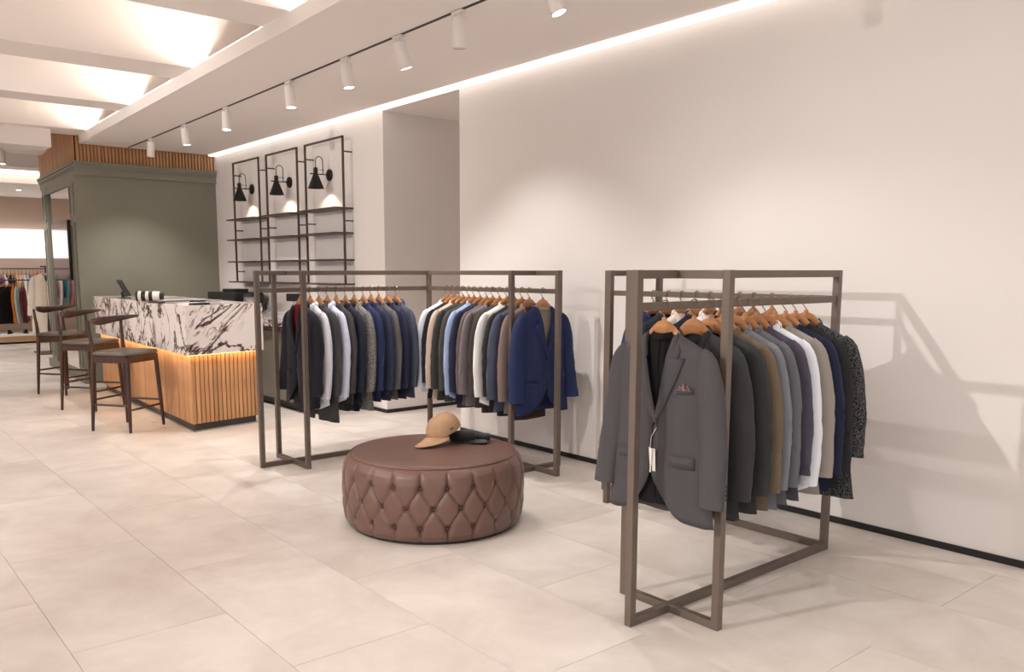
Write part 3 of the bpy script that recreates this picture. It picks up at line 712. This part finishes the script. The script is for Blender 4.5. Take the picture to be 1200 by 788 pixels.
E_ = [(4.285, J, 'plain', (44, 55, 98), 'royal blue suit jacket with beige inner layer', dict(T=.042, seed=1)),
      (4.425, J, 'melange', (142, 124, 118), 'mauve taupe jacket just behind the royal blue one', {}),
      (4.505, J, 'melange', (84, 90, 114), 'slate blue jacket third from near end, left rack', dict(T=.036)),
      (4.585, J, 'plain', (50, 46, 44), 'dark brown-grey jacket left of the slate blue one', dict(sleeve=-.76)),
      (4.67, S_, 'shirt', (240, 240, 240), 'bright white shirt among the dark jackets', dict(shirt=True, T=.028)),
      (4.755, J, 'plain', (74, 68, 63), 'wide charcoal brown jacket left of bright white shirt', dict(T=.038)),
      (4.835, J, 'melange', (138, 128, 134), 'pale mauve grey jacket on left rack short rail', dict(T=.026)),
      (4.905, J, 'melange', (126, 112, 104), 'dark taupe jacket next to pale mauve grey one', dict(T=.026)),
      (4.985, J, 'plain', (50, 54, 82), 'navy jacket right of the light blue shirt', dict(T=.028)),
      (5.06, S_, 'shirt', (160, 178, 214), 'light blue shirt on the left rack', dict(shirt=True, T=.028, sleeve=-.80)),
      (5.13, J, 'plain', (80, 80, 76), 'olive grey jacket left of the light blue shirt', dict(T=.03)),
      (5.20, J, 'plain', (70, 70, 68), 'dark grey jacket right of the beige one', dict(T=.026)),
      (5.27, J, 'melange', (202, 182, 166), 'beige jacket on the left rack short rail', dict(T=.028)),
      (5.345, J, 'plain', (40, 40, 44), 'black jacket between beige jacket and white shirt', dict(T=.024, sleeve=-.74)),
      (5.41, S_, 'shirt', (222, 228, 242), 'white shirt nearest the corner, left rack short rail', dict(shirt=True, T=.026))]
rail([((CX, y), n, k, c, d, kw) for y, n, k, c, d, kw in E_], 0, 0, 'left rack short rail', 4, (0,))
# inner layers
inner_top((2.63, RY, ZR), R(-90), 'knit_sweater', 'black knit top inside the front grey suit jacket', 'sweater', (22, 21, 22), -.82, 1)
inner_top((2.80, LY, ZR), R(-90), 'inner_shirt', 'burgundy top inside the dark navy jacket', 'shirt', (126, 26, 38), -.46, 2)
inner_top((CX, 4.285, ZR), 0, 'inner_waistcoat', 'beige top inside the royal blue suit jacket', 'shirt', (176, 166, 150), -.52, 1)
# folded trousers hanging inside some of the suits
def trousers(loc, rz, label, col, drop):
    t = thing('folded_trousers', label, 'trousers', loc, rz, 'trousers under the suit jackets'); fm = fabric('%d_%d_%d' % col, col)
    for yy in (-.008, .010):
        rows = []
        for i in range(8):
            z = lerp(-.2, drop, i/7); ww = lerp(.12, .155, i/7)
            rows.append([(x*ww, yy+.004*math.sin(x*5+i), z+.01*abs(x)) for x in (-1, -.6, -.2, .2, .6, 1)])
        o = link('leg', MB().grid(rows).mesh('leg'), t, mt=fm); s_ = o.modifiers.new('thickness', 'SOLIDIFY'); s_.thickness = .008
for loc, rz, lab, col, dr in [((CX, 4.425, ZR), 0, 'brown trousers showing below the mauve taupe jacket', (72, 54, 50), -.94), ((CX, 4.575, ZR), 0, 'dark trousers below the dark brown-grey jacket', (44, 40, 38), -.93),
    ((3.175, LY, ZR), R(-90), 'dark navy trousers below jacket left of tweed coat', (34, 36, 50), -.95), ((3.095, LY, ZR), R(-90), 'charcoal trousers below the charcoal jacket, left rack', (60, 58, 58), -.94),
    ((2.935, RY, ZR), R(-90), 'dark brown trousers under the dark grey-green jacket', (50, 42, 38), -.93), ((2.80, LY, ZR), R(-90), 'black trousers inside the dark navy jacket, left rack', (28, 27, 32), -.90),
    ((CX, 4.755, ZR), 0, 'charcoal brown trousers below the wide brown jacket', (62, 56, 52), -.93), ((CX, 5.06, ZR), 0, 'dark slate trousers below the light blue shirt', (66, 72, 88), -.93)]:
    trousers(loc, rz, lab, col, dr)
# pocket squares and price tag
def square(loc, rz, label, st):
    t = thing('pocket_square', label, 'pocket square', loc, rz)
    m_ = mat('patterned_silk', (150, 120, 116), .5, var=.6, vscale=90, col2=(58, 34, 40))
    for i, (dx, hgt) in enumerate(((-.016, .018), (0, .030), (.017, .022))):
        x = .135+dx; y = yf(st, x, -.33)-.004
        obj('fold', MB().add([(x-.013, y-.004, -.339), (x+.013, y-.004, -.339), (x+.003, y-.006-.001*i, -.337+hgt), (x-.013, y+.003, -.339), (x+.013, y+.003, -.339)], [(0,1,2),(3,2,4),(0,2,3),(1,4,2),(0,3,4,1)]), m_, t)
square((2.63, RY, ZR), R(-90), 'patterned pocket square in the front grey jacket', Style(T=.038, peak=True, seed=1, slim=1.06))
square((2.80, LY, ZR), R(-90), 'pale pocket square in the dark navy jacket', Style(T=.045, seed=2))
hs = Style(T=.038, peak=True, seed=1, slim=1.06); yy = yf(hs, 0, -.5)
t = thing('price_tag', 'white swing tag hanging from the front grey jacket button', 'tag', (2.63, RY, ZR), R(-90))
obj('cord', MB().tube([(.01, yy-.010, -.500), (-.012, yy-.014, -.54), (-.016, yy-.014, -.585)], .0012, 5), M['whiteplastic'], t)
obj('card', MB().box(-.018, -.0006, -.10, .018, .0006, 0), M['paper'], t, (-.016, yy-.016, -.585), (0, R(4), R(-20)))
obj('card', MB().box(-.018, -.0006, -.092, .018, .0006, 0), M['paper'], t, (-.008, yy-.012, -.588), (0, R(-3), R(-8)))

# ------------------------------------------------------------------ ottoman
OX, OY, OR = 2.70, 3.84, .515
ot = thing('ottoman', 'round brown leather ottoman with button-tufted sides', 'ottoman', (OX, OY, 0), R(-35))
NB = 22; rowsz = (.305, .198, .092); dphi = 2*PI/NB
def side_r(z): return interp([(.02, .488), (.05, .503), (.12, .514), (.22, .517), (.32, .512), (.36, .503), (.385, .488), (.397, .474), (.402, .468)], z)
def seg(px, pz, ax, az, bx_, bz):
    dx, dz = bx_-ax, bz-az; t = max(0, min(1, ((px-ax)*dx+(pz-az)*dz)/(dx*dx+dz*dz))); return math.hypot(px-ax-t*dx, pz-az-t*dz)
def tuft(phi, z):
    s_ = (phi/dphi) % 1.0; p = dphi*OR; x = s_*p; d = 9; db = 9
    for k in (-1, 0, 1, 2):
        xa = k*p; xb = (k+.5)*p
        for sgn in (-.5, .5):
            d = min(d, seg(x, z, xa, rowsz[0], xa+sgn*p, rowsz[1]), seg(x, z, xa, rowsz[2], xa+sgn*p, rowsz[1]))
        d = min(d, seg(x, z, xa, rowsz[0], xa, .40), seg(x, z, xa, rowsz[2], xa, .0))
        db = min(db, math.hypot(x-xa, z-rowsz[0]), math.hypot(x-xa, z-rowsz[2]), math.hypot(x-xb, z-rowsz[1]))
    puff = (1-math.exp(-(d/.009)))*.015
    fade = smooth(.40, .36, z)*smooth(.0, .05, z)
    pit = .024*math.exp(-(db/.016)**2)
    return (puff-.011)*(.25+.75*fade)-pit*fade
rows = []
nz, nphi = 76, 480
for i in range(nz+1):
    z = lerp(.02, .402, i/nz); row = []
    for k in range(nphi):
        ph = 2*PI*k/nphi; r = side_r(z)+tuft(ph, z); row.append((r*math.cos(ph), r*math.sin(ph), z))
    rows.append(row)
obj('tufted_side', MB().grid(rows, True), M['leather'], ot)
prof = [(.468, .398), (.466, .404), (.458, .410), (.44, .414), (.38, .420), (.28, .425), (.15, .428), (.0, .429)]
obj('seat_top', MB().lathe(prof, 96), M['leather'], ot)
obj('piping', MB().tube([(.470*math.cos(2*PI*k/96), .470*math.sin(2*PI*k/96), .4035) for k in range(97)], .0045, 6, False), M['leather'], ot)
obj('base_ring', MB().lathe([(.0, .001), (.47, .001), (.47, .024), (0, .024)], 64), M['base'], ot)
bt = MB().lathe([(0, .012), (.006, .011), (.0105, .007), (.0125, 0)], 12).mesh('button', M['leather_button'])
for r_, z in enumerate(rowsz):
    for k in range(NB):
        ph = (k+(.5 if r_ == 1 else 0))*dphi; rr_ = side_r(z)-.028
        o = link('button', bt, ot, (rr_*math.cos(ph), rr_*math.sin(ph), z), (0, R(90), ph))

# cap on the ottoman (local -y = brim direction)
cap = thing('baseball_cap', 'tan baseball cap leaning on the black pouch', 'cap', (2.79, 3.86, .4245), R(-84))
tilt = Matrix.Translation((0, 0, .076)) @ Matrix.Scale(1.03, 4) @ Matrix.Rotation(R(19), 4, 'X') @ Matrix.Rotation(R(-6), 4, 'Y')
def crown(u, v):  # u angle, v 0 rim..1 top
    a = v*PI/2; seam = .0015*abs(math.cos(3*u)); r = .100*math.cos(a)**.75; 
    return (r*math.sin(u)*.92, -r*math.cos(u)*1.06+.01*v, .098*math.sin(a)**.95-seam*0)
rows = [[crown(2*PI*k/48, i/14) for k in range(48)] for i in range(15)]
obj('crown', MB().grid(rows, True, mx=tilt), M['cap'], cap)
for k in range(3):
    pts = [crown(k*PI/3, i/12) for i in range(13)]+[crown(k*PI/3+PI, i/12) for i in range(11, -1, -1)]
    obj('seam', MB().tube([tuple(Vector(p)*1.004) for p in pts], .0009, 5, mx=tilt), M['cap'], cap)
obj('button', MB().lathe([(0, .105), (.006, .103), (.009, .098)], 12, tilt @ Matrix.Translation((0, .01, 0))), M['cap'], cap)
rows = []
for i in range(9):
    t_ = i/8; row = []
    for k in range(21):
        a = lerp(-R(68), R(68), k/20); x = .094*math.sin(a); y0_ = -.104*math.cos(a); ext = .105*math.cos(a*1.28)**.6 if abs(a*1.28) < PI/2 else 0
        y = y0_-ext*t_; z = .004-.035*(x/.094)**2*(1-.1*t_)-.010*t_
        row.append((x*(1+.08*t_), y, z+.012))
    rows.append(row)
o = obj('brim', MB().grid(rows, mx=tilt), M['cap'], cap); s_ = o.modifiers.new('thickness', 'SOLIDIFY'); s_.thickness = .004
obj('emblem', MB().box(-.001, -.012, -.003, .001, .012, .003, tilt @ Matrix.Translation((.0925, -.01, .026)) @ Matrix.Rotation(R(-12), 4, 'Y')), M['blackplastic'], cap)
obj('strap', MB().tube([tuple(tilt @ Vector((-.06, -.05, -.0))), tuple(tilt @ Vector((-.095, -.03, .012))), tuple(tilt @ Vector((-.088, .02, .012)))], [(.004, .010)]*3, 8), M['orange'], cap)
# black pouch
po = thing('folded_pouch', 'black folded fabric pouch with cord beside the tan cap', 'pouch', (2.935, 3.81, .4265), R(-38))
def roll(x0, x1, y, z, ry_, rz_, nm):
    rows = []
    for i in range(13):
        u = i/12; x = lerp(x0, x1, u); e = math.sqrt(max(.02, 1-(2*u-1)**8))
        rows.append([(x, y+e*ry_*math.cos(a)+.004*math.sin(x*40), z+e*rz_*math.sin(a)*(1+.12*math.sin(x*31+a))) for a in [2*PI*k/14 for k in range(14)]])
    mb = MB().grid(rows, True)
    for r in (rows[0], rows[-1]): mb.add(r, [tuple(range(14))])
    return obj(nm, mb, M['pouch'], po)
roll(-.12, .045, -.005, .036, .058, .035, 'rolled_body'); roll(.0, .13, .03, .026, .045, .024, 'folded_flap'); roll(.0, .11, -.035, .010, .05, .009, 'lower_fold')
obj('cord', MB().tube([(-.02, .05, .035), (.02, .055, .05), (.06, .06, .044), (.12, .075, .022), (.17, .085, .006), (.22, .08, .003)], .0035, 6), M['pouch'], po)

# ------------------------------------------------------------------ stools
def leg_pts(x, y, top, xi, yi):
    return [(x, y, 0), (lerp(x, xi, .35), lerp(y, yi, .35), top*.35), (lerp(x, xi, .7), lerp(y, yi, .7), top*.7), (xi, yi, top)]
_stool = {}
def stool(loc, rz, label):
    t = thing('bar_stool', label, 'stool', loc, rz, 'bar stools at the counter')
    def p(nm, make, m, parent=t):
        if nm[1] not in _stool: _stool[nm[1]] = make().mesh(nm[0], m)
        return link(nm[0], _stool[nm[1]], parent)
    W_ = M['walnut']
    for i, sx in enumerate((-1, 1)):
        p(('leg', 'f%d' % i), lambda: MB().tube(leg_pts(sx*.225, -.20, .665, sx*.19, -.175), [.013, .017, .020, .022], 10), W_)
        def rear():
            pts = leg_pts(sx*.225, .20, .665, sx*.195, .175)+[(sx*.198, .185, .80), (sx*.205, .195, .90), (sx*.208, .20, .985)]
            return MB().tube(pts, [.013, .017, .020, .022, .017, .014, .013], 10)
        p(('leg', 'r%d' % i), rear, W_)
    p(('seat_frame', 'ap'), lambda: MB().box(-.19, -.195, .615, .19, -.172, .675).box(-.19, .165, .615, .19, .187, .675).box(-.208, -.175, .615, -.186, .175, .675).box(.186, -.175, .615, .208, .175, .675), W_)
    def seat():
        rows = []
        for z, k in ((.676, .93), (.684, 1.0), (.700, 1.0), (.712, .95), (.718, .80), (.719, .4), (.719, .02)):
            rows.append([((.225*k)*math.copysign(abs(math.cos(a))**.35, math.cos(a)), (.215*k)*math.copysign(abs(math.sin(a))**.35, math.sin(a))-.005, z-.006*(1-k)) for a in [2*PI*(j+.5)/40 for j in range(40)]])
        return MB().grid(rows, True)
    p(('seat', 'se'), seat, M['seatpad'])
    def back():
        rows = []
        for i in range(29):
            u = -1+2*i/28; a = u*R(86); x = .262*math.sin(a); y = .03+.215*math.cos(a)
            hh = lerp(.038, .010, abs(u)**1.3); th = lerp(.010, .009, abs(u)); z = 1.0+.010*abs(u)-hh*.75*(1-abs(u)**2)
            n_ = Vector((math.sin(a), math.cos(a), 0))
            if i in (0, 28): hh *= .6; th *= .6
            rows.append([(x+n_.x*th*math.cos(b_), y+n_.y*th*math.cos(b_), z+hh*math.sin(b_)) for b_ in [2*PI*k/12 for k in range(12)]])
        mb = MB().grid(rows, True)
        for r in (rows[0], rows[-1]): mb.add(r, [tuple(range(12))])
        return mb
    p(('backrest', 'ba'), back, W_)
    for nm, a, b_ in (('s0', (-.215, -.19, .24), (-.215, .19, .24)), ('s1', (.215, -.19, .24), (.215, .19, .24)), ('s2', (-.212, -.19, .20), (.212, -.19, .20)), ('s3', (-.21, .19, .28), (.21, .19, .28))):
        p(('stretcher', nm), lambda: MB().tube([a, tuple((Vector(a)+Vector(b_))/2), b_], [.009, .011, .009], 8), W_)
stool((2.175, 7.915, 0), R(35), 'dark walnut bar stool nearest the camera')
stool((2.23, 9.35, 0), R(38), 'middle dark walnut bar stool of the three')
stool((2.28, 10.74, 0), R(34), 'dark walnut bar stool farthest from the camera')

# ------------------------------------------------------------------ far shop area
struct('trim_10', MB().box(-5, 19.5, 1.69, 7, 19.59, 2.27), M['panel_lit'])
s = struct('far_cove', MB().box(-5, 16.3, 3.06, 6.2, 16.42, 3.14), M['farstrip']); del s['kind']; tag(s, 'bright cove light across the far shop ceiling', 'strip light')
struct('far_soffit', MB().box(-5, 16.5, 2.92, 6.2, 19.6, 3.06), M['ceil'])
struct('baseboard_far', MB().box(-5, 19.56, 0, 7, 19.6, .06), M['skirt'])
b = MB().box(-2.5, 18.55, .0, 4.6, 19.55, .03)
bench = thing('display_platform', 'low wooden display platform under the far clothes rail', 'platform', (1, 18.8, 0))
obj('kickboard', MB().box(-4, -.18, 0, 3.8, .7, .04), M['skirt'], bench); obj('front', MB().box(-4, -.22, .04, 3.8, .7, .15), M['woodbench'], bench); obj('top', MB().box(-4, -.24, .15, 3.8, .72, .185), M['paper'], bench)
for i, x in enumerate((3.05, 3.32)):
    t = thing('dress_shoe', ('left' if i == 0 else 'right')+' dark shoe on the far display platform', 'shoe', (x, 18.9, .186), R(70+20*i), 'dark shoes on the platform')
    rows = []
    for k in range(9):
        u = k/8; wd = .042*math.sin(PI*min(.95, u*.85+.12)); hg = lerp(.09, .04, smooth(.2, .8, u)); rows.append([(lerp(-.13, .14, u), wd*math.cos(a), max(0, hg*math.sin(a))) for a in [2*PI*q/10 for q in range(10)]])
    obj('upper', MB().grid(rows, True), M['blackplastic'], t); obj('sole', MB().box(-.13, -.036, 0, .13, .036, .012), M['base'], t)
for nm, y, z, x0, x1, lab in (('wall_rail', 19.15, 1.47, -2.5, 4.5, 'long dark clothes rail along the far wall'), ('floor_rail', 17.3, 1.26, -1.5, 3.3, 'lower dark clothes rail in front of far wall')):
    t = thing(nm, lab, 'clothes rail', (x0, y, 0))
    obj('bar', MB().tube([(0, 0, z), (x1-x0, 0, z)], .012, 8), M['frame'], t)
    for k in range(4): 
        xx = (x1-x0)*k/3*.98+.02
        obj('support', MB().tube([(xx, 0, 0), (xx, 0, z)], .012, 6) if nm == 'floor_rail' else MB().tube([(xx, 0, z), (xx, .449, z)], .01, 6), M['frame'], t)
farcol = [('white', (232, 226, 222)), ('teal', (70, 150, 158)), ('black', (26, 24, 26)), ('orange', (232, 140, 60)), ('cream', (236, 214, 188)), ('pink', (226, 150, 150)), ('sky blue', (150, 196, 214)), ('peach', (244, 196, 150)), ('brown', (96, 60, 50)), ('red', (176, 40, 52)), ('mustard', (206, 160, 52)), ('violet', (96, 60, 120))]
order = [0, 4, 9, 10, 0, 2, 11, 5, 1, 0, 9, 4, 10, 9, 0, 2, 11, 0, 2, 2, 7, 4, 0, 6, 1, 5, 7, 4, 8, 0]
rr = random.Random(3)
def far_g(x, y, zr, col, kind, label, group, rz, hem=-.87):
    st = Style(lod=0, T=.024, seed=kind, hem=hem, shirt=True, zb=-.3)
    garment('hanging_top', label, 'top', (x, y, zr), rz, st, fabric('far%d_%d' % (col[0], col[1]), col), group)
    t = thing('coat_hanger', 'hanger of '+label, 'hanger', (x, y, zr), rz, 'hangers in the far shop'); link('wooden_arch', HB, t); link('hook', HH, t)
def farlab(i, nm):
    a = farcol[order[i-1]][0] if i else 'nothing'; b_ = farcol[order[i+1]][0] if i < len(order)-1 else 'nothing'
    return '%s top, %s on left, %s on right, %s' % (nm, a, b_, ['rail\'s left end', 'mid rail', 'rail\'s right end'][i//10])
for i, ci in enumerate(order):
    x = 3.86-(29-i)*.068 if i > 15 else 2.86-(16-i)*.12; nm, c = farcol[ci]
    far_g(x, 19.15, 1.483, c, i % 2, 'far wall '+farlab(i, nm), 'tops on the far wall rail', R(90+rr.uniform(-5, 5)), -.62)
fr_ = [('dark plum', (58, 44, 52)), ('black', (20, 19, 20)), ('black', (22, 20, 22)), ('black', (18, 18, 19)), ('orange', (232, 120, 44)), ('mint', (168, 206, 196)), ('pale grey', (150, 148, 152)), ('brown', (104, 68, 58)), ('burgundy', (112, 34, 46))]
for i, (nm, c) in enumerate(fr_):
    far_g((2.55, 2.655, 2.745, 2.83, 2.89, 2.935, 2.98, 3.02, 3.06)[i], 17.3, 1.272, c, i % 2, '%s garment %s on the lower far rail' % (nm, ['at left edge of view', 'leftmost dark', 'middle dark', 'rightmost dark', 'bright', 'pale', 'beside the mint one', 'beside burgundy', 'nearest the cream coat'][i]), 'garments on the lower far rail', R(38 if i < 4 else 76), -.80)
t = thing('garment_stand', 'dark metal stand holding the long cream coat', 'stand', (3.22, 16.2, 0))
obj('base_plate', MB().box(-.22, -.35, 0, .35, .30, .015), M['rug'], t); obj('pole', MB().tube([(0, 0, .015), (0, 0, 1.5)], .013, 8), M['frame'], t); obj('arm', MB().tube([(-.08, 0, 1.5), (.08, 0, 1.5)], .012, 8), M['frame'], t)
garment('overcoat', 'long cream hooded coat on stand by the green partition', 'coat', (3.22, 16.16, 1.51), R(-10), Style(hem=-1.18, coat=True, T=.06, seed=2, zb=-.3, slim=1.02, sleeve=-.85), fabric('cream', (218, 204, 188)), 'coats in the far shop')
for i, (x, y) in enumerate(((2.15, 13.6), (2.05, 12.4), (1.3, 14.5), (0, 14.2))):
    t = thing('ceiling_spotlight', ['white ceiling spotlight left of the partition, farther one', 'white ceiling spotlight left of the partition, nearer one', 'white ceiling spotlight seen in the mirror', 'white ceiling spotlight at far left'][i], 'spotlight', (x, y, ZB if False else 2.95), 0, 'far ceiling spotlights')
    link('housing', hous2, t, (0, 0, -.17)); link('lens', lensm, t, (0, 0, -.171)); obj('rod', MB().tube([(0, 0, -.01), (0, 0, ZC-2.95)], .008, 6), M['whitemetal'], t)
    spot('spot_light', (0, 0, -.19), (0, .35, -1), 90, R(120), .8, .04, t)
for x, y in ((1.0, 17.9), (3.2, 17.9), (5.0, 16.5)):
    t = thing('ceiling_downlight', 'recessed downlight in far shop, '+('left' if x < 2 else 'middle' if x < 4 else 'right')+' one', 'downlight', (x, y, 2.92 if y > 16.5 else ZB), 0, 'far shop downlights'); link('lens', lensm, t)
    spot('downlight_light', (0, 0, -.012), (0, .4, -1), 90, R(130), .8, .05, t)
